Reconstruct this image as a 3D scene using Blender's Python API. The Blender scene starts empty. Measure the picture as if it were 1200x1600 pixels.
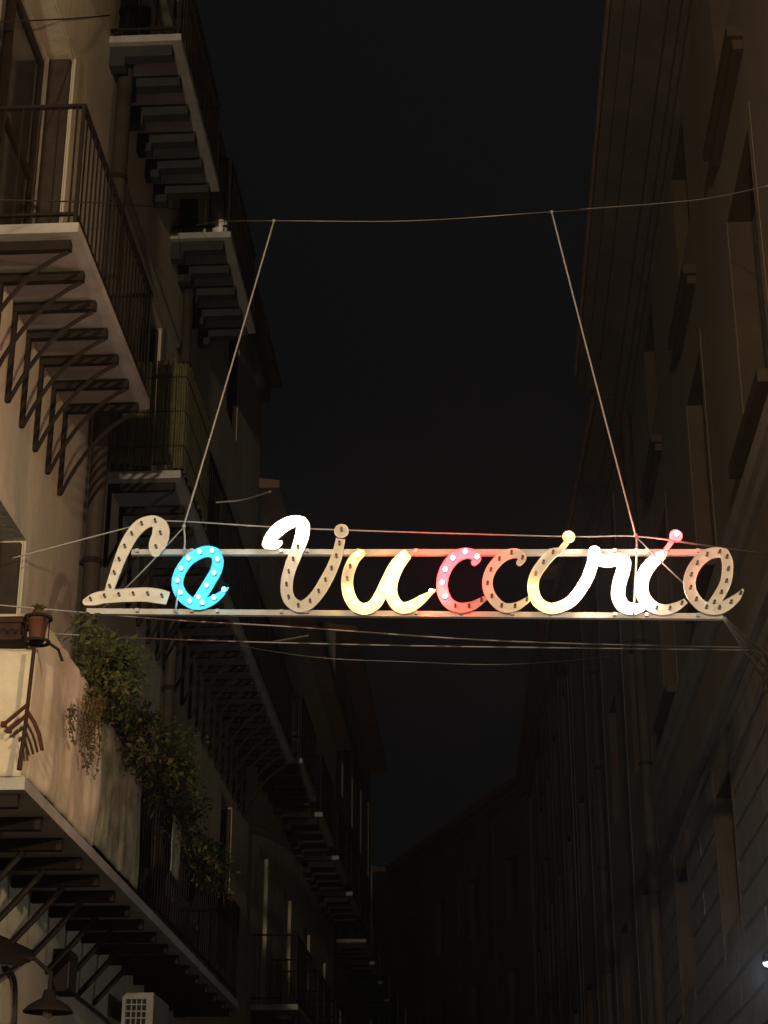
import bpy, math, random
from mathutils import Vector, noise
random.seed(7)
SC = bpy.context.scene
COL = SC.collection
V = Vector

# ------------------------------------------------------------------ camera
FPX = 2800.0                       # focal length in pixels of a 1200 x 1600 frame
PITCH = math.atan(1190 / FPX)
PSI = math.atan(175 / math.hypot(FPX, 1190))
CAM = V((0, 0, 1.6))
HEAD = V((-math.sin(PSI), math.cos(PSI), 0))
RGT = V((math.cos(PSI), math.sin(PSI), 0))
FWD = HEAD * math.cos(PITCH) + V((0, 0, 1)) * math.sin(PITCH)
UPV = RGT.cross(FWD)
cd = bpy.data.cameras.new('camera')
cam = bpy.data.objects.new('camera', cd)
COL.objects.link(cam)
cam.location = CAM
cam.rotation_euler = (math.pi / 2 + PITCH, 0, PSI)
cd.sensor_fit = 'VERTICAL'
cd.sensor_height = 36.0
cd.lens = FPX / 1600 * 36.0
cd.clip_end = 2000
SC.camera = cam

# ------------------------------------------------------------------ night sky
SUN_EL = math.radians(12)
SUN_AZ = math.radians(190)
w = bpy.data.worlds.new('World')
SC.world = w
w.use_nodes = True
nt = w.node_tree
nt.nodes.clear()
sky = nt.nodes.new('ShaderNodeTexSky')
sky.sky_type = 'NISHITA'
sky.sun_disc = False
sky.sun_elevation = SUN_EL
sky.sun_rotation = SUN_AZ
sky.dust_density = 0.3
sky.air_density = 0.5
hs = nt.nodes.new('ShaderNodeHueSaturation')
hs.inputs['Saturation'].default_value = 0.14
bg = nt.nodes.new('ShaderNodeBackground')
bg.inputs['Strength'].default_value = 0.0040
wo = nt.nodes.new('ShaderNodeOutputWorld')
nt.links.new(sky.outputs[0], hs.inputs['Color'])
geo = nt.nodes.new('ShaderNodeNewGeometry')
sx = nt.nodes.new('ShaderNodeSeparateXYZ')
neg = nt.nodes.new('ShaderNodeMath')
neg.operation = 'MULTIPLY'
neg.inputs[1].default_value = -1.0
mr = nt.nodes.new('ShaderNodeValToRGB')
mr.color_ramp.interpolation = 'B_SPLINE'
for k, (ps, vl) in enumerate(((0.0, 0.09), (0.27, 0.14), (0.45, 0.27), (0.63, 0.60), (1.0, 0.80))):
    el = mr.color_ramp.elements[k] if k < 2 else mr.color_ramp.elements.new(ps)
    el.position = ps
    el.color = (vl, vl, vl, 1)
mx = nt.nodes.new('ShaderNodeMix')
mx.data_type = 'RGBA'
mx.blend_type = 'MULTIPLY'
mx.inputs['Factor'].default_value = 1.0
nt.links.new(geo.outputs['Incoming'], sx.inputs[0])
nt.links.new(sx.outputs['Z'], neg.inputs[0])
nt.links.new(neg.outputs[0], mr.inputs['Fac'])
nt.links.new(hs.outputs[0], mx.inputs['A'])
nt.links.new(mr.outputs[0], mx.inputs['B'])
nt.links.new(mx.outputs['Result'], bg.inputs['Color'])
nt.links.new(bg.outputs[0], wo.inputs['Surface'])

SC.view_settings.view_transform = 'Standard'
SC.view_settings.look = 'None'
SC.view_settings.exposure = 0.0
SC.view_settings.gamma = 1.0
SC.view_settings.use_curve_mapping = False
try:
    SC.cycles.use_denoising = True
    SC.cycles.max_bounces = 6
    SC.cycles.diffuse_bounces = 4
    SC.cycles.sample_clamp_indirect = 4.0
except Exception:
    pass


def lamp(name, loc, watts, colour, radius, parent=None):
    ld = bpy.data.lights.new(name, 'POINT')
    ld.energy = watts
    ld.color = colour
    ld.shadow_soft_size = radius
    o = bpy.data.objects.new(name, ld)
    COL.objects.link(o)
    if parent is not None:
        o.parent = parent
        o.location = V(loc) - WL[parent.name]
    else:
        o.location = loc
    return o


# ------------------------------------------------------------------ geometry helpers
WL = {}                              # world location of every object built


def ray(px, py):
    return FWD * FPX + RGT * (px - 600) + UPV * (800 - py)


def on_x(px, py, X):
    d = ray(px, py)
    return CAM + d * (X / d.x)


def on_y(px, py, Y):
    d = ray(px, py)
    return CAM + d * (Y / d.y)


def on_z(px, py, Z):
    d = ray(px, py)
    return CAM + d * ((Z - 1.6) / d.z)


SIGN0 = on_y(600, 910, 12.0)


def on_sign(px, py, back=0.0):
    """a point of the hanging sign's upright plane (back = metres behind it)"""
    d = ray(px, py)
    k = (SIGN0 - CAM + HEAD * back).dot(HEAD) / d.dot(HEAD)
    return CAM + d * k


class Frame:
    """a facade: t along the wall, z up, o outwards"""
    def __init__(s, ox, oy, dx, dy, side):
        l = math.hypot(dx, dy)
        s.O = V((ox, oy, 0))
        s.d = V((dx / l, dy / l, 0))
        s.n = V((s.d.y, -s.d.x, 0)) * side

    def P(s, t, z, o=0.0):
        return s.O + s.d * t + s.n * o + V((0, 0, z))


class MB:
    def __init__(s):
        s.v = []
        s.f = []
        s.m = []

    def add(s, vs, fs, mi=0):
        b = len(s.v)
        s.v += [V(x) for x in vs]
        s.f += [tuple(i + b for i in f) for f in fs]
        s.m += [mi] * len(fs)
        return s

    def quad(s, a, b, c, d, mi=0):
        return s.add([a, b, c, d], [(0, 1, 2, 3)], mi)

    def hexa(s, c, mi=0):
        return s.add(c, [(0, 3, 2, 1), (4, 5, 6, 7), (0, 1, 5, 4), (1, 2, 6, 5), (2, 3, 7, 6), (3, 0, 4, 7)], mi)

    def box(s, x0, x1, y0, y1, z0, z1, mi=0):
        return s.hexa([(x0, y0, z0), (x1, y0, z0), (x1, y1, z0), (x0, y1, z0),
                       (x0, y0, z1), (x1, y0, z1), (x1, y1, z1), (x0, y1, z1)], mi)

    def fbox(s, fr, t0, t1, z0, z1, o0, o1, mi=0):
        return s.hexa([fr.P(t0, z0, o0), fr.P(t1, z0, o0), fr.P(t1, z0, o1), fr.P(t0, z0, o1),
                       fr.P(t0, z1, o0), fr.P(t1, z1, o0), fr.P(t1, z1, o1), fr.P(t0, z1, o1)], mi)

    def tube(s, pts, r, n=6, mi=0, caps=True):
        pts = [V(p) for p in pts]
        rs = r if isinstance(r, (list, tuple)) else [r] * len(pts)
        ref = None
        rings = []
        for i, p in enumerate(pts):
            a = pts[max(i - 1, 0)]
            b = pts[min(i + 1, len(pts) - 1)]
            t = (b - a).normalized()
            if ref is None:
                ref = V((0, 0, 1)) if abs(t.z) < 0.9 else V((1, 0, 0))
            u = (ref - t * ref.dot(t)).normalized()
            ref = u
            w_ = t.cross(u)
            rings.append([p + (u * math.cos(2 * math.pi * k / n) + w_ * math.sin(2 * math.pi * k / n)) * rs[i] for k in range(n)])
        vs = [q for rg in rings for q in rg]
        fs = []
        for i in range(len(pts) - 1):
            for k in range(n):
                fs.append((i * n + k, i * n + (k + 1) % n, (i + 1) * n + (k + 1) % n, (i + 1) * n + k))
        if caps:
            fs.append(tuple(reversed(range(n))))
            fs.append(tuple((len(pts) - 1) * n + k for k in range(n)))
        return s.add(vs, fs, mi)

    def lathe(s, c, prof, n=16, mi=0):
        """prof: list of (radius, height) turned about the upright through c"""
        c = V(c)
        vs = []
        for r, h in prof:
            for k in range(n):
                a = 2 * math.pi * k / n
                vs.append(c + V((r * math.cos(a), r * math.sin(a), h)))
        fs = []
        for i in range(len(prof) - 1):
            for k in range(n):
                fs.append((i * n + k, i * n + (k + 1) % n, (i + 1) * n + (k + 1) % n, (i + 1) * n + k))
        return s.add(vs, fs, mi)

    def build(s, name, mat, parent=None, smooth=False, origin=None):
        me = bpy.data.meshes.new(name)
        if origin is None:
            n = max(len(s.v), 1)
            xs = [p.x for p in s.v]
            ys = [p.y for p in s.v]
            zs = [p.z for p in s.v]
            origin = V(((min(xs) + max(xs)) / 2, (min(ys) + max(ys)) / 2, min(zs)))
        origin = V(origin)
        me.from_pydata([tuple(p - origin) for p in s.v], [], s.f)
        mats = mat if isinstance(mat, (list, tuple)) else [mat]
        for m_ in mats:
            me.materials.append(m_)
        if len(mats) > 1:
            me.polygons.foreach_set('material_index', s.m)
        if smooth:
            me.polygons.foreach_set('use_smooth', [True] * len(me.polygons))
        me.update()
        o = bpy.data.objects.new(name, me)
        COL.objects.link(o)
        place(o, origin, parent)
        return o


def place(o, loc, parent=None):
    WL[o.name] = V(loc)
    if parent is not None:
        o.parent = parent
        o.location = V(loc) - WL[parent.name]
    else:
        o.location = loc


def again(src, loc, parent):
    """another piece sharing the mesh of src"""
    c = src.copy()
    COL.objects.link(c)
    place(c, loc, parent)
    return c


def tag(o, label, cat, group=None):
    o['label'] = label
    o['category'] = cat
    if group:
        o['group'] = group
    return o


def thing(name, label, cat, loc, group=None):
    o = bpy.data.objects.new(name, None)
    o.empty_display_size = 0.3
    COL.objects.link(o)
    place(o, loc)
    return tag(o, label, cat, group)


# ------------------------------------------------------------------ materials
def mat(name, base, rough=0.8, dark=None, scale=2.0, amount=0.6, bump=0.15, bscale=40.0, metal=0.0, streak=False):
    matte = max(base) < 0.13
    m = bpy.data.materials.new(name)
    m.use_nodes = True
    n = m.node_tree
    p = n.nodes['Principled BSDF']
    p.inputs['Roughness'].default_value = rough
    p.inputs['Metallic'].default_value = metal
    if matte and rough > 0.5:
        p.inputs['Specular IOR Level'].default_value = 0.12
    tc = n.nodes.new('ShaderNodeTexCoord')
    geo = n.nodes.new('ShaderNodeNewGeometry')
    src = geo.outputs['Position']
    if streak:
        mp = n.nodes.new('ShaderNodeMapping')
        mp.inputs['Scale'].default_value = (1, 1, 0.22)
        n.links.new(src, mp.inputs['Vector'])
        src1 = mp.outputs[0]
    else:
        src1 = src
    nz = n.nodes.new('ShaderNodeTexNoise')
    nz.inputs['Scale'].default_value = scale
    nz.inputs['Detail'].default_value = 9
    nz.inputs['Roughness'].default_value = 0.62
    n.links.new(src1, nz.inputs['Vector'])
    rp = n.nodes.new('ShaderNodeValToRGB')
    rp.color_ramp.elements[0].position = 0.35
    rp.color_ramp.elements[1].position = 0.35 + 0.4
    d = dark if dark else tuple(c * (1 - amount) for c in base)
    rp.color_ramp.elements[0].color = (*d, 1)
    rp.color_ramp.elements[1].color = (*base, 1)
    n.links.new(nz.outputs['Fac'], rp.inputs['Fac'])
    n.links.new(rp.outputs['Color'], p.inputs['Base Color'])
    if bump > 0:
        n2 = n.nodes.new('ShaderNodeTexNoise')
        n2.inputs['Scale'].default_value = bscale
        n2.inputs['Detail'].default_value = 6
        n.links.new(src, n2.inputs['Vector'])
        bp = n.nodes.new('ShaderNodeBump')
        bp.inputs['Strength'].default_value = bump
        bp.inputs['Distance'].default_value = 0.02
        n.links.new(n2.outputs['Fac'], bp.inputs['Height'])
        n.links.new(bp.outputs['Normal'], p.inputs['Normal'])
    return m


def emit(name, colour, strength):
    m = bpy.data.materials.new(name)
    m.use_nodes = True
    n = m.node_tree
    p = n.nodes['Principled BSDF']
    p.inputs['Base Color'].default_value = (*[min(c, 1) * 0.5 for c in colour], 1)
    p.inputs['Roughness'].default_value = 0.2
    p.inputs['Emission Color'].default_value = (*colour, 1)
    p.inputs['Emission Strength'].default_value = strength
    return m


M = dict(
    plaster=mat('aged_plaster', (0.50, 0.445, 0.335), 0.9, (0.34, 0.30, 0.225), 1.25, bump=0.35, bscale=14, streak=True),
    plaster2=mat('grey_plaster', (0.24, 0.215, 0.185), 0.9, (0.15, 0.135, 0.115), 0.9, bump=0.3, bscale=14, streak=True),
    ochre=mat('ochre_plaster', (0.165, 0.133, 0.088), 0.9, (0.11, 0.088, 0.059), 0.8, bump=0.35, bscale=12, streak=True),
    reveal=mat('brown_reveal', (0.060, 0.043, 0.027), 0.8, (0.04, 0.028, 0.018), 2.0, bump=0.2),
    stone=mat('grey_stone', (0.20, 0.185, 0.165), 0.85, (0.12, 0.113, 0.102), 2.4, bump=0.45, bscale=22),
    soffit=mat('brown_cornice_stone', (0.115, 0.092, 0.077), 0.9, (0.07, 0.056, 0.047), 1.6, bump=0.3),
    darkstone=mat('shade_dark_stone', (0.036, 0.034, 0.032), 0.9, (0.022, 0.021, 0.02), 3.0, bump=0.3),  # stone darkened in its colour for the shade on bracket faces
    slab=mat('marble_slab', (0.33, 0.31, 0.29), 0.7, (0.20, 0.19, 0.175), 3.0, bump=0.2),
    iron=mat('painted_iron', (0.011, 0.009, 0.008), 0.75, (0.018, 0.011, 0.008), 8, bump=0.2),
    rust=mat('rusty_iron', (0.048, 0.025, 0.015), 0.9, (0.026, 0.015, 0.011), 12, bump=0.3),
    pipe=mat('rusty_downpipe', (0.060, 0.045, 0.035), 0.6, (0.035, 0.026, 0.02), 4, bump=0.2),
    wood=mat('dark_brown_wood', (0.050, 0.034, 0.024), 0.6, (0.03, 0.02, 0.015), 6, bump=0.2),
    frame=mat('worn_white_frame', (0.46, 0.42, 0.36), 0.6, (0.30, 0.27, 0.22), 7, bump=0.1),
    glass=mat('dark_glass', (0.02, 0.02, 0.022), 0.12, (0.015, 0.015, 0.016), 2, bump=0.0),
    shutter=mat('blue_grey_shutter', (0.15, 0.16, 0.18), 0.6, (0.09, 0.095, 0.11), 5, bump=0.15),
    cloth=mat('cream_sheet', (0.57, 0.505, 0.395), 0.95, (0.30, 0.25, 0.18), 2.2, bump=0.1, bscale=90),
    cloth2=mat('patterned_sheet', (0.40, 0.36, 0.26), 0.95, (0.09, 0.10, 0.05), 5.5, bump=0.1, bscale=90),
    terra=mat('terracotta', (0.115, 0.040, 0.024), 0.9, (0.06, 0.026, 0.018), 9, bump=0.2),
    redpaint=mat('dark_red_paint', (0.085, 0.019, 0.014), 0.75, (0.05, 0.014, 0.011), 14, bump=0.15),
    white=mat('white_enamel', (0.72, 0.68, 0.60), 0.45, (0.55, 0.51, 0.44), 5, bump=0.05),
    leaf=mat('ivy_leaf', (0.066, 0.080, 0.019), 0.75, (0.033, 0.042, 0.011), 9, bump=0.0),
    leafdry=mat('dry_leaf', (0.115, 0.082, 0.036), 0.8, (0.062, 0.05, 0.022), 9, bump=0.0),
    stem=mat('brown_stem', (0.10, 0.07, 0.045), 0.85, (0.06, 0.04, 0.025), 9, bump=0.1),
    reed=mat('reed_cane', (0.115, 0.100, 0.045), 0.8, (0.06, 0.055, 0.03), 20, bump=0.1),
    wire=mat('grey_wire', (0.30, 0.295, 0.285), 0.5, (0.30, 0.27, 0.24), 5, bump=0.0),
    rope=mat('pale_rope', (0.36, 0.36, 0.355), 0.85, (0.42, 0.38, 0.33), 30, bump=0.1),
    cable=mat('black_cable', (0.05, 0.045, 0.04), 0.6, (0.035, 0.03, 0.03), 5, bump=0.0),
    signpaint=mat('cream_sign_paint', (0.88, 0.84, 0.77), 0.5, (0.74, 0.67, 0.57), 7, bump=0.08, bscale=30),
    bluecast=mat('blue_glow_tint', (0.16, 0.62, 0.78), 0.5, (0.12, 0.50, 0.66), 7, bump=0.08, bscale=30),  # the bulbs' blue light is tinted into this tray colour
    redcast=mat('red_glow_tint', (0.86, 0.46, 0.43), 0.5, (0.72, 0.36, 0.33), 7, bump=0.08, bscale=30),  # cream tray coloured pink to carry the red bulbs' glow
    signbar=mat('galvanised_bar', (0.66, 0.63, 0.58), 0.4, (0.50, 0.47, 0.42), 6, bump=0.05),
    socket=mat('bakelite_socket', (0.05, 0.03, 0.02), 0.45, (0.035, 0.02, 0.015), 20, bump=0.0),
    deadbulb=mat('unlit_bulb_glass', (0.10, 0.07, 0.05), 0.12, (0.06, 0.045, 0.03), 20, bump=0.0),
    asphalt=mat('basalt_paving', (0.045, 0.043, 0.042), 0.6, (0.03, 0.029, 0.028), 3, bump=0.3),
    roof=mat('clay_roof', (0.20, 0.11, 0.07), 0.9, (0.12, 0.07, 0.05), 3, bump=0.3),
    acgrey=mat('beige_appliance', (0.24, 0.22, 0.19), 0.6, (0.15, 0.14, 0.12), 4, bump=0.05),
)
GLOW = dict(
    blue=emit('blue_bulb_glow', (0.045, 0.52, 0.78), 25.0),
    white=emit('white_bulb_glow', (1.0, 0.83, 0.68), 125.0),
    yellow=emit('yellow_bulb_glow', (1.0, 0.56, 0.155), 50.0),
    red=emit('red_bulb_glow', (1.0, 0.014, 0.028), 400.0),
)
LAMPGLOW = emit('cold_lamp_glow', (0.55, 0.88, 1.0), 14.0)
WARMGLOW = emit('warm_lamp_glow', (1.0, 0.68, 0.35), 30.0)


# ------------------------------------------------------------------ the ground
g = MB()
g.quad((-400, -400, 0), (400, -400, 0), (400, 600, 0), (-400, 600, 0))
o = g.build('street', M['asphalt'], origin=(0, 0, 0))
o['kind'] = 'structure'


# ------------------------------------------------------------------ buildings
def facade(name, fr, t0, t1, ztop, openings, m, parent, depth=0.28, back=9.0, rev=None):
    """front wall with real openings and reveals, closed by end walls"""
    ts = sorted(set([t0, t1] + [a for op in openings for a in op[:2]]))
    zs = sorted(set([0.0, ztop] + [a for op in openings for a in op[2:4]]))
    b = MB()
    for i in range(len(ts) - 1):
        for j in range(len(zs) - 1):
            tm = (ts[i] + ts[i + 1]) / 2
            zm = (zs[j] + zs[j + 1]) / 2
            if any(op[0] < tm < op[1] and op[2] < zm < op[3] for op in openings):
                continue
            b.quad(fr.P(ts[i], zs[j]), fr.P(ts[i + 1], zs[j]), fr.P(ts[i + 1], zs[j + 1]), fr.P(ts[i], zs[j + 1]))
    for a, c, z0, z1 in openings:
        for p, q in (((a, z0), (c, z0)), ((c, z0), (c, z1)), ((c, z1), (a, z1)), ((a, z1), (a, z0))):
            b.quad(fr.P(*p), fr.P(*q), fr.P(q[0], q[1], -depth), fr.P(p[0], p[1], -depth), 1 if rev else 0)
        b.quad(fr.P(a, z0, -depth), fr.P(c, z0, -depth), fr.P(c, z1, -depth), fr.P(a, z1, -depth))
    for t in (t0, t1):
        b.quad(fr.P(t, 0), fr.P(t, 0, -back), fr.P(t, ztop, -back), fr.P(t, ztop))
    b.quad(fr.P(t0, 0, -back), fr.P(t1, 0, -back), fr.P(t1, ztop, -back), fr.P(t0, ztop, -back))
    return b.build('wall', [m, rev] if rev else m, parent)


def roof_on(fr, t0, t1, z, parent, over=0.35, back=9.0):
    b = MB()
    b.hexa([fr.P(t0, z, over), fr.P(t1, z, over), fr.P(t1, z, -back - 0.2), fr.P(t0, z, -back - 0.2),
            fr.P(t0, z + 0.12, over), fr.P(t1, z + 0.12, over), fr.P(t1, z + 1.6, -back - 0.2), fr.P(t0, z + 1.6, -back - 0.2)])
    return b.build('roof', M['roof'], parent)


def fill_door(fr, a, c, z0, z1, parent, jamb_shutter=True, panel='wood', frame='frame', depth=0.28, name='door'):
    """a french door set back in its opening: frame, two leaves with panes, folded shutter"""
    fw = 0.06
    b = MB()
    b.fbox(fr, a + 0.004, a + fw, z0 + 0.004, z1 - 0.004, -depth + 0.004, -depth + 0.084)
    b.fbox(fr, c - fw, c - 0.004, z0 + 0.004, z1 - 0.004, -depth + 0.004, -depth + 0.084)
    b.fbox(fr, a + fw, c - fw, z1 - fw, z1 - 0.004, -depth + 0.004, -depth + 0.068)
    d = b.build(name, M[frame], parent)
    mid = (a + c) / 2
    for p, q in ((a + fw + 0.006, mid - 0.005), (mid + 0.005, c - fw - 0.006)):
        l = MB()
        zt = z1 - fw - 0.01
        zb = z0 + 0.02
        for u0, u1, v0, v1 in ((p, p + 0.07, zb, zt), (q - 0.07, q, zb, zt), (p + 0.07, q - 0.07, zb, zb + 0.5),
                               (p + 0.07, q - 0.07, zt - 0.08, zt), (p + 0.07, q - 0.07, (zb + zt) / 2 - 0.03 + 0.2, (zb + zt) / 2 + 0.23)):
            l.fbox(fr, u0, u1, v0, v1, -depth + 0.012, -depth + 0.05, 0)
        l.fbox(fr, p + 0.07, q - 0.07, zb + 0.5, zt - 0.08, -depth + 0.02, -depth + 0.03, 1)
        l.build('leaf', [M[panel], M['glass']], d)
    if jamb_shutter:
        for u0, u1 in ((c - 0.05, c - 0.006), (a + 0.006, a + 0.05)):
            l = MB()
            l.fbox(fr, u0, u1, z0 + 0.03, z1 - 0.03, -depth + 0.085, -0.01)
            l.build('shutter', M['wood'], d)
    return d


def louvre_window(fr, a, c, z0, z1, parent, m='shutter', depth=0.28):
    b = MB()
    b.fbox(fr, a + 0.004, a + 0.05, z0 + 0.004, z1 - 0.004, -depth + 0.004, -depth + 0.06)
    b.fbox(fr, c - 0.05, c - 0.004, z0 + 0.004, z1 - 0.004, -depth + 0.004, -depth + 0.06)
    b.fbox(fr, a + 0.05, c - 0.05, z1 - 0.05, z1 - 0.004, -depth + 0.004, -depth + 0.058)
    b.fbox(fr, a + 0.05, c - 0.05, z0 + 0.004, z0 + 0.05, -depth + 0.004, -depth + 0.058)
    d = b.build('window', M[m], parent)
    mid = (a + c) / 2
    for p, q in ((a + 0.055, mid - 0.004), (mid + 0.004, c - 0.055)):
        l = MB()
        zb, zt = z0 + 0.055, z1 - 0.055
        for u0, u1, v0, v1 in ((p, p + 0.05, zb, zt), (q - 0.05, q, zb, zt), (p + 0.05, q - 0.05, zb, zb + 0.07), (p + 0.05, q - 0.05, zt - 0.07, zt)):
            l.fbox(fr, u0, u1, v0, v1, -depth + 0.01, -depth + 0.05)
        n = max(4, int((zt - zb - 0.14) / 0.09))
        for k in range(n):
            z = zb + 0.07 + (zt - zb - 0.14) * k / n
            l.hexa([fr.P(p + 0.05, z + 0.01, -depth + 0.045), fr.P(q - 0.05, z + 0.01, -depth + 0.045), fr.P(q - 0.05, z + 0.07, -depth + 0.012), fr.P(p + 0.05, z + 0.07, -depth + 0.012),
                    fr.P(p + 0.05, z + 0.022, -depth + 0.049), fr.P(q - 0.05, z + 0.022, -depth + 0.049), fr.P(q - 0.05, z + 0.082, -depth + 0.016), fr.P(p + 0.05, z + 0.082, -depth + 0.016)])
        l.build('shutter', M[m], d)
    return d


BR = {}


def bracket_mesh(fr, kind, dep, parent, t, z):
    """one iron bracket under a balcony: bar, wall strap and bent strut"""
    key = (kind, round(dep, 2), round(fr.d.x, 3), round(fr.d.y, 3), round(fr.n.x, 3))
    org = fr.P(t, z, 0)
    if key in BR:
        return again(BR[key], org, parent)
    b = MB()
    if kind == 'iron':
        b.fbox(fr, t - 0.028, t + 0.028, z - 0.075, z - 0.003, 0.003, dep - 0.07)
        b.fbox(fr, t - 0.02, t + 0.02, z - 0.80, z - 0.076, 0.003, 0.035)
        pts = []
        for k in range(9):
            u = k / 8
            o_ = (1 - u) ** 2 * 0.03 + 2 * u * (1 - u) * 0.24 + u * u * (dep - 0.09)
            z_ = (1 - u) ** 2 * -0.79 + 2 * u * (1 - u) * -0.26 + u * u * -0.085
            pts.append(fr.P(t, z + z_, o_))
        b.tube(pts, 0.017, 5)
    elif kind == 'beam':
        b.fbox(fr, t - 0.03, t + 0.03, z - 0.08, z - 0.003, 0.003, dep - 0.06)
    elif kind == 'strut':
        b.fbox(fr, t - 0.03, t + 0.03, z - 0.08, z - 0.003, 0.003, dep - 0.06)
        b.tube([fr.P(t, z - 0.50, 0.0), fr.P(t, z - 0.28, 0.2), fr.P(t, z - 0.082, 0.37)], 0.024, 5)
    else:
        b.fbox(fr, t - 0.06, t + 0.06, z - 0.12, z - 0.003, 0.003, dep - 0.09)
        b.fbox(fr, t - 0.06, t + 0.06, z - 0.22, z - 0.121, 0.003, dep * 0.22)
    o_ = b.build('bracket', M['darkstone'] if kind == 'stone' else M['iron'], parent, origin=org)
    BR[key] = o_
    return o_


BAL = {}


def balcony(fr, t0, t1, ztop, parent, dep=0.68, th=0.075, rail=0.98, nbr=6, kind='iron', gap=0.125, bars=True, m='slab', br0=0.12):
    b = MB()
    b.fbox(fr, t0, t1, ztop - th, ztop, 0.003, dep)
    s = b.build('balcony', M[m], parent)
    for k in range(nbr):
        t = t0 + br0 + (t1 - t0 - 2 * br0) * k / max(nbr - 1, 1)
        bracket_mesh(fr, 'beam' if kind == 'strut' and t > 15.7 else kind, dep, s, t, ztop - th)
    r = MB()
    zr = ztop + rail
    e = 0.035
    r.fbox(fr, t0 + e - 0.014, t1 - e + 0.014, zr - 0.012, zr + 0.012, dep - e - 0.018, dep - e + 0.018)
    for t in (t0 + e, t1 - e):
        r.fbox(fr, t - 0.018, t + 0.018, zr - 0.012, zr + 0.011, 0.003, dep - e - 0.018)
        r.fbox(fr, t - 0.014, t + 0.014, ztop + 0.08, ztop + 0.10, 0.003, dep - e - 0.014)
        r.fbox(fr, t - 0.013, t + 0.013, ztop + 0.002, zr - 0.012, dep - e - 0.013, dep - e + 0.013)
    r.fbox(fr, t0 + e, t1 - e, ztop + 0.08, ztop + 0.10, dep - e - 0.012, dep - e + 0.012)
    r.build('railing', M['iron'], s)
    if bars:
        spots = []
        n = int((t1 - t0 - 2 * e) / gap)
        for k in range(1, n):
            spots.append((t0 + e + (t1 - t0 - 2 * e) * k / n, dep - e))
        n = int((dep - e) / gap)
        for t in (t0 + e, t1 - e):
            for k in range(1, n + 1):
                spots.append((t, (dep - e) * (k - 0.2) / n - 0.02))
        for t, o_ in spots:
            key = round(rail, 3)
            if key in BAL:
                again(BAL[key], fr.P(t, ztop + 0.002, o_), s)
            else:
                q = MB()
                org = fr.P(t, ztop + 0.002, o_)
                q.tube([org, org + V((0, 0, rail - 0.015))], 0.0075, 5)
                BAL[key] = q.build('baluster', M['iron'], s, origin=org)
    return s


def downpipe(fr, t, z0, z1, parent, r=0.075, m='pipe'):
    b = MB()
    b.tube([fr.P(t, z0, r + 0.03), fr.P(t, z1, r + 0.03)], r, 12)
    d = b.build('downpipe', M[m], parent, smooth=True)
    for k in range(int((z1 - z0) / 1.9)):
        z = z0 + 0.9 + k * 1.9
        c = MB()
        c.tube([fr.P(t, z, r + 0.03), fr.P(t, z + 0.05, r + 0.03)], r + 0.012, 12)
        c.fbox(fr, t - 0.02, t + 0.02, z + 0.01, z + 0.04, 0.0, 0.04)
        c.build('clamp', M['iron'], d)
    return d


def course(fr, t0, t1, z0, z1, o1, parent, m, name='string_course'):
    b = MB()
    b.fbox(fr, t0, t1, z0, z1, 0.003, o1)
    return b.build(name, M[m], parent)


# ---- the near building on the left
LF = Frame(-3.36, 0, 0, 1, 1)
B1 = thing('apartment_building', 'pale plastered apartment building on the left with rows of iron-bracketed balconies', 'building', (-3.36, 10, 0), 'old buildings lining the street')
openL = [(10.2, 12.09, 4.30, 6.58), (14.9, 16.0, 4.30, 6.5), (17.0, 18.1, 4.32, 6.45),
         (10.25, 12.37, 8.24, 11.12), (15.6, 16.7, 8.30, 10.9), (20.2, 21.3, 8.30, 10.9),
         (10.9, 12.0, 12.30, 14.0), (14.35, 15.35, 12.30, 14.05), (17.45, 18.3, 12.30, 14.0), (21.5, 22.5, 12.3, 14.0),
         (22.3, 23.3, 5.15, 7.3)]
facade('wall', LF, -20, 25.0, 14.4, openL, M['plaster'], B1)
roof_on(LF, -14, 25.0, 14.4, B1, 0.3)
for op in openL:
    fill_door(LF, *op, B1)
course(LF, -14, 25.0, 13.95 + 0.2, 14.38, 0.14, B1, 'plaster2', 'cornice')
balA = balcony(LF, 10.34, 13.07, 8.20, B1, nbr=7)
balB = balcony(LF, 14.62, 24.4, 8.28, B1, nbr=19)
balLow = balcony(LF, 10.10, 19.6, 4.27, B1, nbr=17, kind='strut', gap=0.125)
bal3 = balcony(LF, 10.2, 12.6, 12.28, B1, nbr=6, kind='stone', gap=0.14)
balU1 = balcony(LF, 13.55, 16.1, 12.28, B1, nbr=6, kind='stone', gap=0.14)
balU2 = balcony(LF, 16.98, 19.2, 12.26, B1, nbr=5, kind='stone', gap=0.14)
downpipe(LF, 13.87, 4.28, 14.1, B1)
downpipe(LF, 17.8, 4.4, 14.1, B1, 0.06)
b = MB()
b.fbox(LF, 14.05, 17.6, 11.15, 11.22, 0.003, 0.06)
b.build('string_course', M['plaster2'], B1)
# door surrounds: thin raised plaster bands
for a, c, z0, z1 in openL[:6]:
    b = MB()
    b.fbox(LF, c + 0.0, c + 0.13, z0, z1 + 0.13, 0.003, 0.02)
    b.fbox(LF, a - 0.13, a, z0, z1 + 0.13, 0.003, 0.02)
    b.fbox(LF, a, c, z1, z1 + 0.13, 0.003, 0.02)
    b.build('door_surround', M['plaster'], B1)

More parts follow.
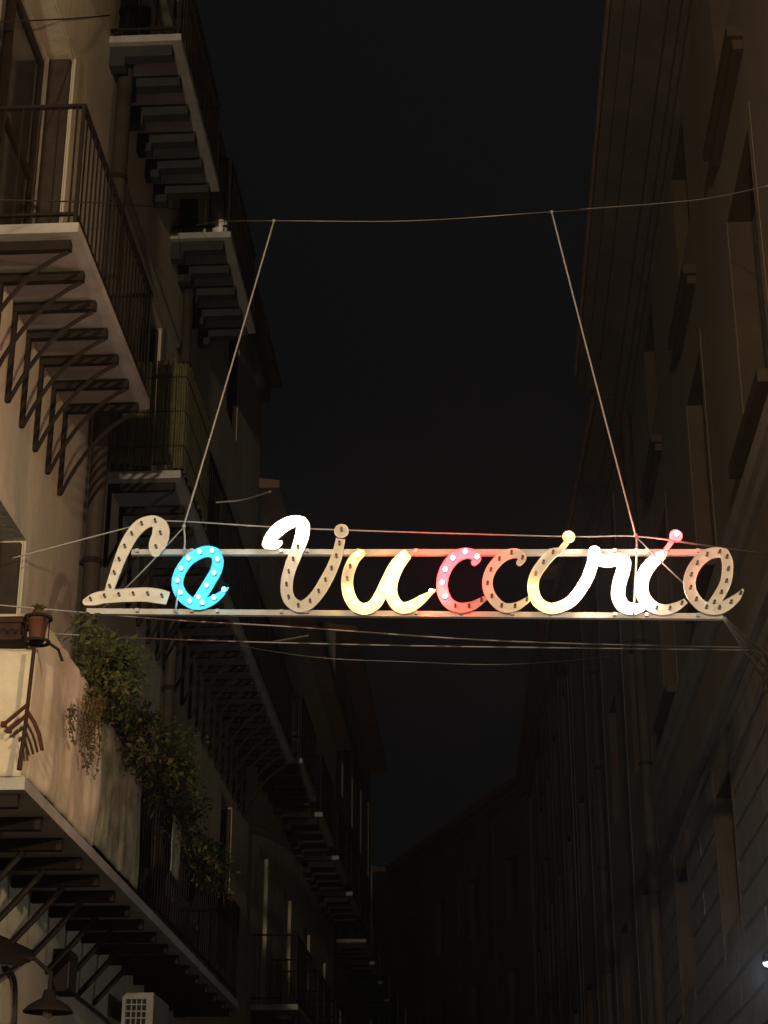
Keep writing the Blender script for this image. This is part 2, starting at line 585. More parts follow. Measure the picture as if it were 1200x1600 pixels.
# ---- further buildings on the left
LF2 = Frame(-3.40, 25.02, 0, 1, 1)
B2 = thing('apartment_building', 'grey apartment building second along the left side with small dark balconies', 'building', (-3.4, 32, 0), 'old buildings lining the street')
op2 = [(1.6 + k * 3.4, 2.7 + k * 3.4, z, z + 2.4) for k in range(4) for z in (5.15, 8.75)]
facade('wall', LF2, 0, 15.0, 12.7, op2, M['plaster'], B2)
roof_on(LF2, 0, 15.0, 12.7, B2, 0.35)
for op in op2:
    fill_door(LF2, *op, B2, jamb_shutter=False)
for k in range(4):
    for z in (5.12, 8.70):
        balcony(LF2, 1.0 + k * 3.4, 3.3 + k * 3.4, z, B2, nbr=4, kind='stone', bars=(k < 2), gap=0.16)
LF3 = Frame(-3.45, 40.05, 0, 1, 1)
B3 = thing('apartment_building', 'tall dark apartment building far down the left side, its eaves standing against the sky', 'building', (-3.45, 46, 0), 'old buildings lining the street')
op3 = [(1.5 + k * 3.2, 2.6 + k * 3.2, z, z + 2.3) for k in range(4) for z in (5.0, 8.6, 12.2)]
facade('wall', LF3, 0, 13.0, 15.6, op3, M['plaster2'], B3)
roof_on(LF3, 0, 13.0, 15.6, B3, 0.5)
for op in op3:
    louvre_window(LF3, *op, B3, 'wood')
for k in range(4):
    balcony(LF3, 1.0 + k * 3.2, 3.1 + k * 3.2, 8.58, B3, nbr=4, kind='stone', bars=False)
LF4 = Frame(-3.40, 53.1, 0.02, 1, 1)
B4 = thing('apartment_building', 'lowest and farthest building on the left, almost lost in the dark', 'building', (-3.4, 65, 0), 'old buildings lining the street')
op4 = [(2 + k * 4.0, 3.1 + k * 4.0, z, z + 2.2) for k in range(6) for z in (4.8, 8.4)]
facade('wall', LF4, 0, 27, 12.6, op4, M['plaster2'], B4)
roof_on(LF4, 0, 27, 12.6, B4, 0.4)
for op in op4:
    louvre_window(LF4, *op, B4, 'wood')

# ---- the near building on the right
RF = Frame(2.5, 0, 0, 1, -1)
R1 = thing('palazzo', 'tall ochre palazzo on the right with deep window recesses, banded base and heavy cornice', 'building', (2.5, 15, 0), 'old buildings lining the street')
Y0R, Y1R = 4.36, 26.2
cols = [(5.0, 6.4), (9.2, 10.7), (13.65, 15.25), (17.85, 19.3), (22.3, 23.85)]
openR = []
attic, main, mezz = [], [], []
for a, c in cols:
    attic.append((a, c - 0.1, 12.75, 14.2))
    main.append((a, c, 8.55, 11.1))
    mezz.append((a - 0.05, c, 4.88, 6.35))
openR = attic + main + mezz
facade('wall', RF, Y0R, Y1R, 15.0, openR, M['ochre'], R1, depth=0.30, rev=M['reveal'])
for op in attic + main:
    louvre_window(RF, *op, R1, depth=0.30)
for op in mezz:
    louvre_window(RF, *op, R1, 'wood', depth=0.30)
for a, c in cols:
    b = MB()
    b.fbox(RF, a - 0.2, c + 0.2, 11.95, 12.06, 0.003, 0.15)
    b.fbox(RF, a - 0.14, c + 0.14, 11.85, 11.95, 0.003, 0.10)
    b.build('window_hood', M['reveal'], R1)
    b = MB()
    b.fbox(RF, a - 0.16, a, 8.55, 11.26, 0.003, 0.009)
    b.fbox(RF, c, c + 0.16, 8.55, 11.26, 0.003, 0.009)
    b.fbox(RF, a, c, 11.1, 11.26, 0.003, 0.009)
    b.build('window_surround', M['ochre'], R1)
    b = MB()
    b.fbox(RF, a - 0.2, c + 0.2, 8.43, 8.55, 0.003, 0.16)
    b.build('window_sill', M['reveal'], R1)
for a, c, z0, z1 in mezz:  # dark strips added to cover stone ends that catch the lamp light
    for u0, u1 in ((c, c + 0.018), (a - 0.018, a)):
        b = MB()
        b.fbox(RF, u0, u1, z0 - 0.36, z1 + 0.36, 0.003, 0.038)
        b.build('stone_end_cover', M['reveal'], R1)
# cornice profile under the eaves
b = MB()
for z0, z1, o1 in ((14.30, 14.42, 0.07), (14.42, 14.55, 0.14), (14.55, 14.70, 0.26), (14.702, 14.82, 0.55), (14.822, 14.92, 0.72), (14.922, 15.08, 0.86)):
    b.fbox(RF, Y0R, Y1R, z0, z1, 0.003, o1)
b.build('cornice', M['soffit'], R1)
roof_on(RF, Y0R, Y1R, 15.09, R1, 0.9)
course(RF, Y0R, Y1R, 8.02, 8.22, 0.12, R1, 'stone')
course(RF, Y0R, Y1R, 7.86, 8.017, 0.06, R1, 'stone')
course(RF, Y0R, Y1R, 6.86, 7.04, 0.10, R1, 'stone')
# banded base: courses of long ashlar stones with recessed joints
z = 0.3
ci = 0
while z < 6.8:
    z1 = min(z + 0.335, 6.85)
    segs = [(Y0R, Y1R)]
    for a, c, q0, q1 in mezz:
        if q0 - 0.02 < z1 and q1 + 0.02 > z:
            ns = []
            for s0, s1 in segs:
                if c <= s0 or a >= s1:
                    ns.append((s0, s1))
                else:
                    ns += [(s0, a - 0.02), (c + 0.02, s1)]
            segs = ns
    for s0, s1 in segs:
        if s1 - s0 < 0.1:
            continue
        nst = max(1, round((s1 - s0) / 1.9))
        for i in range(nst):
            u0 = s0 + (s1 - s0) * i / nst
            u1 = s0 + (s1 - s0) * (i + 1) / nst
            b = MB()
            e = 0.022
            oo = 0.03 + random.uniform(-0.004, 0.004)
            b.hexa([RF.P(u0 + 0.003, z + e, 0.002), RF.P(u1 - 0.003, z + e, 0.002), RF.P(u1 - 0.008, z + e + 0.012, oo), RF.P(u0 + 0.008, z + e + 0.012, oo),
                    RF.P(u0 + 0.003, z1 - e, 0.002), RF.P(u1 - 0.003, z1 - e, 0.002), RF.P(u1 - 0.008, z1 - e - 0.012, oo), RF.P(u0 + 0.008, z1 - e - 0.012, oo)])
            b.build('ashlar_stone', M['stone'], R1)
    z = z1
    ci += 1
downpipe(RF, 26.0, 0.0, 14.3, R1, 0.09)

# ---- further buildings on the right, where the street bends left
def right_block(name, p0, p1, ztop, label, loc, m, nwin, zs, eave=0.6, pil=0):
    dx, dy = p1[0] - p0[0], p1[1] - p0[1]
    L = math.hypot(dx, dy)
    fr = Frame(p0[0], p0[1], dx, dy, -1)
    bd = thing('palazzo', label, 'building', loc, 'old buildings lining the street')
    ops = []
    for k in range(nwin):
        c = L * (k + 0.5) / nwin
        for z in zs:
            ops.append((c - 0.6, c + 0.6, z, z + 2.1))
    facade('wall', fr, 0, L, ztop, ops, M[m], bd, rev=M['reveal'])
    for op in ops:
        louvre_window(fr, *op, bd, 'wood')
    b = MB()
    for z0, z1, o1 in ((ztop - 0.5, ztop - 0.35, 0.1), (ztop - 0.348, ztop - 0.2, 0.25), (ztop - 0.198, ztop - 0.02, eave)):
        b.fbox(fr, 0, L, z0, z1, 0.003, o1)
    b.build('cornice', M['soffit'], bd)
    roof_on(fr, 0, L, ztop, bd, eave + 0.05)
    for k in range(pil):
        t = L * k / max(pil - 1, 1)
        t = min(max(t, 0.3), L - 0.3)
        b = MB()
        b.fbox(fr, t - 0.28, t + 0.28, 0, ztop - 0.52, 0.003, 0.02)
        b.build('pilaster', M['soffit'], bd)
    downpipe(fr, L * 0.52, 0, ztop - 0.6, bd, 0.07)
    return fr, bd


right_block('b', (2.52, 26.25), (2.0, 40.0), 14.9, 'dark palazzo second along the right side, beyond the black downpipe', (2.4, 33, 0), 'ochre', 4, (5.0, 9.0), 0.55, 5)
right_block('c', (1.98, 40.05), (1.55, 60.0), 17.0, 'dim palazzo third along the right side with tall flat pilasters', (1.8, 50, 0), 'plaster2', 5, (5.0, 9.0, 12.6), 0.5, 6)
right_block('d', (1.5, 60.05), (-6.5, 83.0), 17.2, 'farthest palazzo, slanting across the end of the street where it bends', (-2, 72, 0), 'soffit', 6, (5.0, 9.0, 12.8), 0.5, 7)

# ------------------------------------------------------------------ the hanging illuminated sign
SG = thing('illuminated_sign', 'cream letters with coloured bulbs spelling La Vucciria on two bars strung across the street', 'sign', on_sign(640, 910))


def catmull(p, step=5):
    out = []
    n = len(p)
    for i in range(n - 1):
        a, b_, c, d = p[max(i - 1, 0)], p[i], p[i + 1], p[min(i + 2, n - 1)]
        for k in range(step):
            u = k / step
            out.append(tuple(0.5 * (2 * b_[j] + (c[j] - a[j]) * u + (2 * a[j] - 5 * b_[j] + 4 * c[j] - d[j]) * u * u + (3 * b_[j] - a[j] - 3 * c[j] + d[j]) * u ** 3) for j in range(3)))
    out.append(tuple(p[-1]))
    return out


PXM = (on_sign(600, 910) - on_sign(700, 910)).length / 100     # metres per pixel on the sign's plane
RIM = 0.014


def stroke(mb, pts, back, cap0=True, cap1=True):
    """a shallow metal tray following the pen stroke pts (px, py, half width in px)"""
    sm = catmull(pts)
    st = []
    for px, py, w_ in sm:
        q = on_sign(px, py)
        st.append([(q - SIGN0).dot(RGT), q.z - SIGN0.z, max(w_, 1.0) * PXM])
    def tang(i):
        a = st[max(i - 1, 0)]
        c = st[min(i + 1, len(st) - 1)]
        l = math.hypot(c[0] - a[0], c[1] - a[1]) or 1
        return (c[0] - a[0]) / l, (c[1] - a[1]) / l
    full = []
    T0, T1 = tang(0), tang(len(st) - 1)
    if cap0:
        x, y, w_ = st[0]
        for an in (78, 55, 30):
            s_ = math.sin(math.radians(an))
            full.append((x - T0[0] * w_ * s_ * 0.8, y - T0[1] * w_ * s_ * 0.8, w_ * math.cos(math.radians(an)), T0))
    for i, s_ in enumerate(st):
        full.append((*s_, tang(i)))
    if cap1:
        x, y, w_ = st[-1]
        for an in (30, 55, 78):
            s_ = math.sin(math.radians(an))
            full.append((x + T1[0] * w_ * s_ * 0.8, y + T1[1] * w_ * s_ * 0.8, w_ * math.cos(math.radians(an)), T1))
    vs = []
    for x, y, w_, t in full:
        nx, ny = -t[1], t[0]
        w_ = max(w_, 0.006)
        e = 0.003
        for a, dp in ((-w_, 0), (-w_, -RIM), (-w_ + e, -RIM), (-w_ + e, -0.006), (w_ - e, -0.006), (w_ - e, -RIM), (w_, -RIM), (w_, 0)):
            vs.append(SIGN0 + RGT * (x + nx * a) + V((0, 0, y + ny * a)) + HEAD * (dp + back))
    fs = []
    for i in range(len(full) - 1):
        for k in range(8):
            fs.append((i * 8 + k, (i + 1) * 8 + k, (i + 1) * 8 + (k + 1) % 8, i * 8 + (k + 1) % 8))
    e = (len(full) - 1) * 8
    fs += [(0, 1, 2, 3), (0, 3, 4, 7), (4, 5, 6, 7), (e + 3, e + 2, e + 1, e), (e + 7, e + 4, e + 3, e), (e + 7, e + 6, e + 5, e + 4)]
    mb.add(vs, fs)
    return sm


def knob(mb, px, py, r, back):
    c = on_sign(px, py)
    R = r * PXM
    n = 20
    vs = []
    for rr, dp in ((R, 0), (R, -RIM), (R - 0.003, -RIM), (R - 0.003, -0.006)):
        for k in range(n):
            a = 2 * math.pi * k / n
            vs.append(c + RGT * (rr * math.cos(a)) + V((0, 0, rr * math.sin(a))) + HEAD * (dp + back))
    fs = [(i * n + k, i * n + (k + 1) % n, (i + 1) * n + (k + 1) % n, (i + 1) * n + k) for i in range(3) for k in range(n)]
    fs += [tuple(range(n)), tuple(3 * n + k for k in reversed(range(n)))]
    mb.add(vs, fs)


BULB = {}


def bulb(colour, pos, parent):
    """a small lamp screwed into the tray, pointing at the viewer"""
    if colour in BULB:
        return again(BULB[colour], pos, parent)
    b = MB()
    r = 0.0165 if colour in GLOW else 0.0105
    q = 0.012 if colour in GLOW else 0.0095
    N = -HEAD
    prof = [(q, 0.0), (q, 0.022), (q + 0.0005, 0.0225), (r * 0.9, 0.034), (r, 0.046), (r * 0.86, 0.058), (r * 0.5, 0.066), (0.002, 0.069)]
    n = 8
    rings = []
    for rr, h in prof:
        rings.append([V(pos) + N * h + (RGT * math.cos(2 * math.pi * k / n) + V((0, 0, 1)) * math.sin(2 * math.pi * k / n)) * rr for k in range(n)])
    for i in range(len(rings) - 1):
        b.add(rings[i] + rings[i + 1], [(k, (k + 1) % n, n + (k + 1) % n, n + k) for k in range(n)], 0 if i < 2 else 1)
    BULB[colour] = b.build('bulb', [M['socket'], GLOW[colour] if colour in GLOW else M['deadbulb']], parent, smooth=True, origin=pos)
    return BULB[colour]


def bulbs_along(sm, parent, back, lit, space=21.0, inset=9):
    """lit(px, py) -> colour name or None"""
    L = [0]
    for a, c in zip(sm, sm[1:]):
        L.append(L[-1] + math.hypot(c[0] - a[0], c[1] - a[1]))
    tot = L[-1] - 2 * inset
    n = max(1, round(tot / space))
    for k in range(n + 1):
        s_ = inset + tot * k / n
        i = max(j for j in range(len(L)) if L[j] <= s_ + 1e-6)
        i = min(i, len(sm) - 2)
        u = (s_ - L[i]) / max(L[i + 1] - L[i], 1e-6)
        px = sm[i][0] + (sm[i + 1][0] - sm[i][0]) * u
        py = sm[i][1] + (sm[i + 1][1] - sm[i][1]) * u
        pos = on_sign(px, py) + HEAD * (back - 0.006)
        bulb(lit(px, py) or 'off', pos, parent)


def cv(pts, ox, oy, sc):
    return [(ox + x / sc, oy + y / sc, w_ / sc) for x, y, w_ in pts]


LETTERS = []


def letter(strokes, lit, label=None, knobs=(), idx=0, paint='signpaint'):
    mb = MB()
    sms = []
    for k, (pts, c0, c1, bl) in enumerate(strokes):
        back = -0.030 - 0.004 * k - 0.0013 * (idx % 3)
        sms.append((stroke(mb, pts, back, c0, c1), back, bl))
    for k, (x, y, r) in enumerate(knobs):
        knob(mb, x, y, r, -0.034 - 0.004 * k)
    o_ = mb.build('letter', M[paint], SG)
    if label:
        o_['label'] = label
    for sm, back, bl in sms:
        if bl:
            bulbs_along(sm, o_, back, lit)
    for x, y, r in knobs:
        bulb(lit(x, y) or 'off', on_sign(x, y) + HEAD * (-0.042), o_)
    LETTERS.append(o_)
    return o_


c1 = lambda p: cv(p, 120, 780, 4.615)
c2 = lambda p: cv(p, 390, 780, 4.0)
c3 = lambda p: cv(p, 670, 800, 4.615)
c4 = lambda p: cv(p, 880, 800, 3.75)
letter([(c1([(235, 690, 30), (245, 655, 33), (275, 565, 36), (310, 465, 40), (350, 370, 45), (402, 275, 48), (465, 205, 50), (530, 175, 44), (575, 180, 46), (606, 215, 58), (610, 270, 63), (590, 330, 64), (575, 375, 52), (572, 405, 34)]), False, True, True),
        (c1([(70, 757, 26), (130, 738, 46), (200, 722, 48), (300, 712, 50), (400, 706, 52), (510, 704, 54), (600, 716, 54), (662, 730, 48)]), True, False, True)],
       lambda x, y: None, 'unlit cream capital L with dark bulbs', idx=0)
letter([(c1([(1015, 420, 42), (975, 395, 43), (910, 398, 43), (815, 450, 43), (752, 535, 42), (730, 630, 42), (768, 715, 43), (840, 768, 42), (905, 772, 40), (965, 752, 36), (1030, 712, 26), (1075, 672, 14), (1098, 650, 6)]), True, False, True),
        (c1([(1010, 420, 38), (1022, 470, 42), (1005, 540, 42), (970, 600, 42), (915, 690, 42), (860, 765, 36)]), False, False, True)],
       lambda x, y: 'blue', 'letter a lit bright blue', idx=1, paint='bluecast')
letter([(c2([(112, 300, 34), (135, 255, 40), (180, 205, 44), (240, 165, 42), (300, 150, 36), (335, 175, 42), (330, 240, 44), (308, 310, 42), (280, 380, 40), (252, 455, 38), (235, 530, 38), (236, 600, 38), (262, 655, 38), (318, 685, 38), (375, 660, 38), (428, 602, 38), (475, 525, 38), (515, 448, 36), (545, 370, 34), (562, 300, 30), (570, 260, 29)]), True, False, True),
        (c2([(120, 300, 30), (165, 300, 30), (198, 285, 14)]), False, True, True)],
       lambda x, y: 'white' if (y < 780 + 300 / 4 and x < 390 + 400 / 4) else None, 'capital V with its hooked left end burning white', knobs=[(390 + 575 / 4, 780 + 212 / 4, 46 / 4)], idx=2)
letter([(c2([(700, 348, 26), (655, 388, 34), (622, 460, 37), (610, 540, 37), (625, 620, 38), (665, 680, 38), (722, 698, 38), (780, 670, 38), (822, 605, 38), (862, 520, 38), (905, 430, 34), (950, 370, 28), (968, 348, 22)]), True, True, True),
        (c2([(990, 372, 20), (935, 430, 32), (895, 510, 37), (884, 590, 38), (905, 655, 38), (950, 692, 38), (1010, 682, 36), (1075, 640, 28), (1120, 608, 16), (1162, 578, 5)]), True, False, True)],
       lambda x, y: 'yellow' if not (x < 390 + 640 / 4 and y < 780 + 575 / 4) else None, 'letter u lit golden yellow', idx=0)
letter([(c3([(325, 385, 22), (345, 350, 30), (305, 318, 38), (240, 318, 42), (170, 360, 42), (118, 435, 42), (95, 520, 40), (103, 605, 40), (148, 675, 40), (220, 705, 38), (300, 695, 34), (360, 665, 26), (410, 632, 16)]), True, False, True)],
       lambda x, y: 'red' if not (y > 800 + 640 / 4.615 and x > 670 + 130 / 4.615) else None, 'letter c glowing pinkish red', idx=1, paint='redcast')
letter([(c3([(648, 385, 22), (672, 345, 30), (635, 315, 36), (580, 318, 38), (510, 355, 38), (448, 430, 37), (420, 520, 37), (440, 610, 37), (500, 682, 37), (560, 708, 36), (630, 695, 30), (690, 660, 22), (738, 628, 14)]), True, False, True)],
       lambda x, y: None, 'unlit cream letter c', idx=2)
letter([(c3([(930, 298, 28), (880, 318, 38), (820, 385, 40), (770, 460, 40), (748, 540, 40), (762, 625, 42), (808, 685, 42), (880, 710, 42), (960, 692, 42), (1030, 650, 42), (1090, 575, 42), (1140, 490, 42), (1172, 400, 42), (1188, 330, 40)]), True, True, True),
        (c3([(935, 300, 20), (990, 235, 20)]), False, False, False)],
       lambda x, y: 'white' if x > 670 + 1010 / 4.615 else ('yellow' if y > 800 + 560 / 4.615 or x > 670 + 890 / 4.615 and y < 850 else None), 'letter i half golden and half white', knobs=[(670 + 1005 / 4.615, 800 + 195 / 4.615, 46 / 4.615)], idx=0)
letter([(c4([(170, 262, 36), (205, 290, 38), (255, 300, 38), (310, 292, 40), (352, 298, 38), (348, 350, 40), (325, 430, 40), (318, 505, 40), (345, 560, 40), (400, 580, 36), (455, 570, 26)]), True, True, True)],
       lambda x, y: 'white', 'letter r burning white', knobs=[(880 + 180 / 3.75, 800 + 245 / 3.75, 36 / 3.75)], idx=1)
letter([(c4([(590, 248, 18), (560, 275, 32), (512, 315, 38), (470, 375, 40), (452, 445, 40), (470, 515, 38), (525, 570, 36), (590, 585, 32), (655, 568, 26), (715, 532, 15)]), True, False, True),
        (c4([(598, 232, 14), (632, 185, 14)]), False, False, False)],
       lambda x, y: ('red' if x > 880 + 520 / 3.75 else 'white') if y < 800 + 535 / 3.75 else None, 'second letter i lit white and red with a red dot', knobs=[(880 + 655 / 3.75, 800 + 153 / 3.75, 38 / 3.75)], idx=2)
letter([(c4([(940, 258, 30), (905, 250, 32), (850, 258, 34), (795, 295, 35), (750, 360, 35), (735, 440, 35), (762, 515, 35), (820, 568, 35), (890, 580, 35), (950, 558, 32), (1005, 518, 24), (1035, 485, 13), (1048, 463, 5)]), True, False, True),
        (c4([(935, 250, 30), (955, 300, 32), (956, 370, 32), (942, 435, 32), (905, 505, 32), (855, 572, 28)]), True, False, True)],
       lambda x, y: None, 'unlit cream final letter a', idx=0)
# the two square bars
for (xa, ya), (xb, yb) in (((205, 862), (1136, 862)), ((135, 954.5), (1130, 962.5))):
    p, q = on_sign(xa, ya), on_sign(xb, yb)
    h = 4.4 * PXM
    b = MB()
    u = V((0, 0, 1))
    b.hexa([p - u * h + HEAD * 0.002, q - u * h + HEAD * 0.002, q - u * h + HEAD * 0.042, p - u * h + HEAD * 0.042,
            p + u * h + HEAD * 0.002, q + u * h + HEAD * 0.002, q + u * h + HEAD * 0.042, p + u * h + HEAD * 0.042])
    b.build('bar', M['signbar'], SG)
# clips joining letters to the bars
for px in (215, 300, 340, 440, 480, 560, 650, 720, 800, 860, 960, 1010, 1090):
    for yy in (862, 954.5 + 8 * (px - 135) / 995):
        p = on_sign(px, yy)
        b = MB()
        b.hexa([p + RGT * a + V((0, 0, c)) + HEAD * d for c in (-0.012, 0.012) for a, d in ((-0.012, -0.032), (0.012, -0.032), (0.012, 0.001), (-0.012, 0.001))])
        b.build('clip', M['signbar'], SG)


# ------------------------------------------------------------------ wires and ropes
def wire(name, pts, r, label, sag=0.0, m='wire', group=None, cat='wire', knots=()):
    Q = [tuple(p) for p in pts]
    if len(Q) == 2:
        P = [V(Q[0]).lerp(V(Q[1]), k / 16) - V((0, 0, sag * 4 * (k / 16) * (1 - k / 16))) for k in range(17)]
    else:
        P = [V(p) for p in catmull(Q, 8)]
    b = MB()
    b.tube(P, r, 6)
    for k in knots:
        k = V(k)
        b.lathe(k - V((0, 0, r * 2.2)), [(0.0, 0.0), (r * 1.7, r * 0.9), (r * 2.1, r * 2.2), (r * 1.7, r * 3.5), (0.0, r * 4.4)], 8)
    return tag(b.build(name, M[m], None, smooth=True), label, cat, group)


XL, XR = -3.36, 2.5
S = on_sign
top_l, top_r = S(428, 345), S(862, 331)
wire('support_wire', [on_x(286, 356, XL), on_x(340, 347, -2.6), top_l, S(640, 345), top_r, on_x(1030, 320, XR)], 0.003,
     'thin support wire high across the street that carries both hanging ropes', 0.0)
wire('hanging_rope', [top_l, S(287, 822)], 0.0066, 'pale rope slanting down to the sign above the blue letter', 0.012, 'rope', None, 'rope', (top_l, S(287, 822)))
wire('hanging_rope', [top_r, S(993, 836)], 0.0066, 'pale rope slanting down to the sign beside the red dot', 0.012, 'rope', None, 'rope', (top_r, S(993, 836)))
wire('tie_rope', [S(287, 822), S(288, 858, -0.012), S(274, 955, -0.06)], 0.007, 'short rope tying the sign bars beside the blue letter', 0.0, 'rope', None, 'rope', (S(288, 858, -0.012), S(274, 955, -0.06)))
wire('tie_rope', [S(993, 836), S(995, 858, -0.09), S(990, 960, -0.09)], 0.007, 'short rope tying the sign bars beside the white letter r', 0.0, 'rope', None, 'rope', (S(995, 858, -0.09),))
wire('diagonal_stay', [S(287, 824, 0.05), S(190, 925, 0.12), on_x(100, 1000, XL)], 0.0055, 'diagonal stay running behind the capital L to the left wall', 0.0)
wire('diagonal_stay', [S(993, 838, 0.06), S(1070, 913, 0.10), on_x(1200, 1033, XR)], 0.0055, 'diagonal stay running behind the last letters to the right wall', 0.0)
wire('tension_wire', [on_x(20, 872, XL), S(210, 822, 0.06), S(265, 814, 0.05), S(480, 826, 0.05), S(870, 838, 0.05), S(993, 838, 0.05), S(1100, 852, 0.06), on_x(1200, 866, XR)], 0.006,
     'tension wire along the tops of the tall sign letters', 0.0)
wire('guy_wire', [S(1130, 966), on_x(1202, 1075, XR)], 0.0085, 'steepest of three guy wires from the right end of the lower bar', 0.0)
wire('guy_wire', [S(1131, 966), on_x(1203, 1052, XR)], 0.0085, 'middle one of three guy wires from the right end of the lower bar', 0.0)
wire('guy_wire', [S(1132, 965), on_x(1203, 1030, XR)], 0.0085, 'flattest of three guy wires from the right end of the lower bar', 0.0)
wire('guy_wire', [S(136, 957), on_x(88, 1000, XL)], 0.0055, 'short guy wire from the left end of the lower bar to the wall', 0.0)
wire('overhead_cable', [on_x(-30, 943, XL), on_y(262, 968, 12.4), on_y(450, 979, 12.6), on_y(800, 1002, 13), on_x(1180, 1012, XR)], 0.006, 'upper of two thin cables crossing the street just under the sign', 0.0)
wire('overhead_cable', [on_x(40, 988, XL), on_y(300, 1000, 13.0), on_y(600, 1008, 13.3), on_y(860, 1012, 13.5), on_x(1190, 1016, XR)], 0.006, 'lower of two thin cables crossing the street just under the sign', 0.0)
wire('overhead_cable', [on_x(330, 1000, XL), on_y(475, 1025, 17), on_y(640, 1034, 17), on_y(820, 1037, 17), on_x(960, 1025, XR)], 0.004, 'faint slack cable lowest of those under the sign', 0.0)
wire('overhead_cable', [on_x(-10, 34, XL), on_x(95, 30, -3.3), on_x(172, 24, XL)], 0.006, 'thin cable across the dark doorway in the top left corner', 0.0, 'cable')
wire('overhead_cable', [on_x(-10, 312, -2.6), on_x(180, 318, -2.7), on_x(280, 327, XL)], 0.005, 'thin cable passing behind the railing of the upper left balcony', 0.0, 'cable')
wire('overhead_cable', [on_y(905, 327, 15), on_y(1090, 312, 14), on_x(1200, 290, 2.45)], 0.004, 'faint cable climbing towards the upper right wall', 0.0)
wire('bracket_rod', [on_x(337, 785, -2.68), on_x(380, 781, -2.4), on_x(423, 768, -2.05)], 0.01, 'grey rod sticking out from the long balcony above the sign', 0.0, 'wire', None, 'rod')
wire('bracket_rod', [on_x(425, 1003, -2.7), on_x(482, 993, -2.2)], 0.011, 'grey rod sticking out below the capital V', 0.0, 'wire', None, 'rod')

# ------------------------------------------------------------------ things on the left balconies
# cream sheet wrapped round the corner of the lowest balcony
def sheet(name, m, path, z0, z1, label, amp=0.03, freq=7, hem=0.04, seed=0):
    L = [0]
    for a, c in zip(path, path[1:]):
        L.append(L[-1] + math.dist(a, c))
    nu, nv = int(L[-1] / 0.035), 26
    vs = []
    for i in range(nu + 1):
        s_ = L[-1] * i / nu
        k = max(j for j in range(len(L)) if L[j] <= s_ + 1e-9)
        k = min(k, len(path) - 2)
        u = (s_ - L[k]) / (L[k + 1] - L[k])
        x = path[k][0] + (path[k + 1][0] - path[k][0]) * u
        y = path[k][1] + (path[k + 1][1] - path[k][1]) * u
        dx, dy = path[k + 1][0] - path[k][0], path[k + 1][1] - path[k][1]
        l = math.hypot(dx, dy)
        nx, ny = dy / l, -dx / l
        for j in range(nv + 1):
            v = j / nv
            nz = noise.noise(V((s_ * 2.2 + seed, v * 0.9, seed)))
            n2 = noise.noise(V((s_ * freq + seed, v * 1.3 + 5, seed)))
            n3 = abs(noise.noise(V((s_ * 3.1 + seed * 2, v * 0.6 + s_, seed + 8))))
            off = 0.010 + amp * max(0.0, 0.9 + 0.9 * nz + 0.7 * n2 - 1.5 * n3) * (0.35 + 0.65 * v) * (1 - 0.8 * v ** 6)
            z = z1 + (z0 - z1) * v + hem * noise.noise(V((s_ * 1.7, seed, 3))) * v
            vs.append(V((x + nx * off, y + ny * off, z)))
    fs = [(i * (nv + 1) + j, (i + 1) * (nv + 1) + j, (i + 1) * (nv + 1) + j + 1, i * (nv + 1) + j + 1) for i in range(nu) for j in range(nv)]
    b = MB()
    b.add(vs, fs)
    o_ = b.build(name, m, None, smooth=True)
    sm_ = o_.modifiers.new('thickness', 'SOLIDIFY')
    sm_.thickness = 0.006
    return tag(o_, label, 'sheet')


xb = -2.68
sheet('sheet', M['cloth'], [(-3.34, 10.112), (xb - 0.035, 10.112), (xb - 0.015, 10.132), (xb - 0.015, 11.98)], 4.273, 5.28, 'cream sheet wrapped round the corner railing of the lowest balcony', 0.045, hem=0.0)
sheet('sheet', M['cloth2'], [(xb - 0.015, 12.02), (xb - 0.015, 13.6)], 4.30, 5.22, 'dull patterned cloth hung on the railing beyond the cream sheet', 0.028, seed=4, hem=0.015)
sheet('sheet', M['cloth2'], [(xb + 0.01, 14.9), (xb + 0.01, 15.3)], 4.72, 5.2, 'small pale cloth hung under the trailing plants', 0.02, seed=9)

# iron aerial with red arms, standing at the corner
AE = thing('aerial', 'rusty pole with a fan of red and rusty arms against the cream sheet', 'aerial', on_y(30, 1200, 9.98))
b = MB()
foot, head = on_y(30, 1203, 9.99), on_y(53.5, 1012, 9.99)
b.tube([foot, on_y(39, 1140, 9.99), head], [0.016, 0.013, 0.012], 7)
b.build('pole', M['rust'], AE)
arms = [([(42.5, 1101), (24, 1117), (6, 1132)], 0), ([(40, 1119), (27, 1130), (14, 1141)], 0), ([(39, 1135), (31, 1141), (22.5, 1147)], 1), ([(36, 1151), (32, 1155), (29, 1159)], 1),
        ([(43, 1112), (54, 1130), (61, 1147), (66, 1172)], 0), ([(41, 1128), (51, 1148), (55, 1160), (58.5, 1175)], 1), ([(40, 1142), (47, 1160), (52, 1178)], 1), ([(38, 1158), (42, 1168), (45, 1180)], 1)]
for pts, k in arms:
    b = MB()
    b.tube([on_y(x, y, 9.985) for x, y in pts], 0.012 if k == 0 else 0.0075, 6)
    if k == 0 and pts[-1][0] < 30:
        e = on_y(*pts[-1], 9.985)
        b.box(e.x - 0.016, e.x + 0.016, e.y - 0.014, e.y + 0.014, e.z - 0.016, e.z + 0.016)
    b.build('arm', M['redpaint'] if k == 0 else M['rust'], AE)

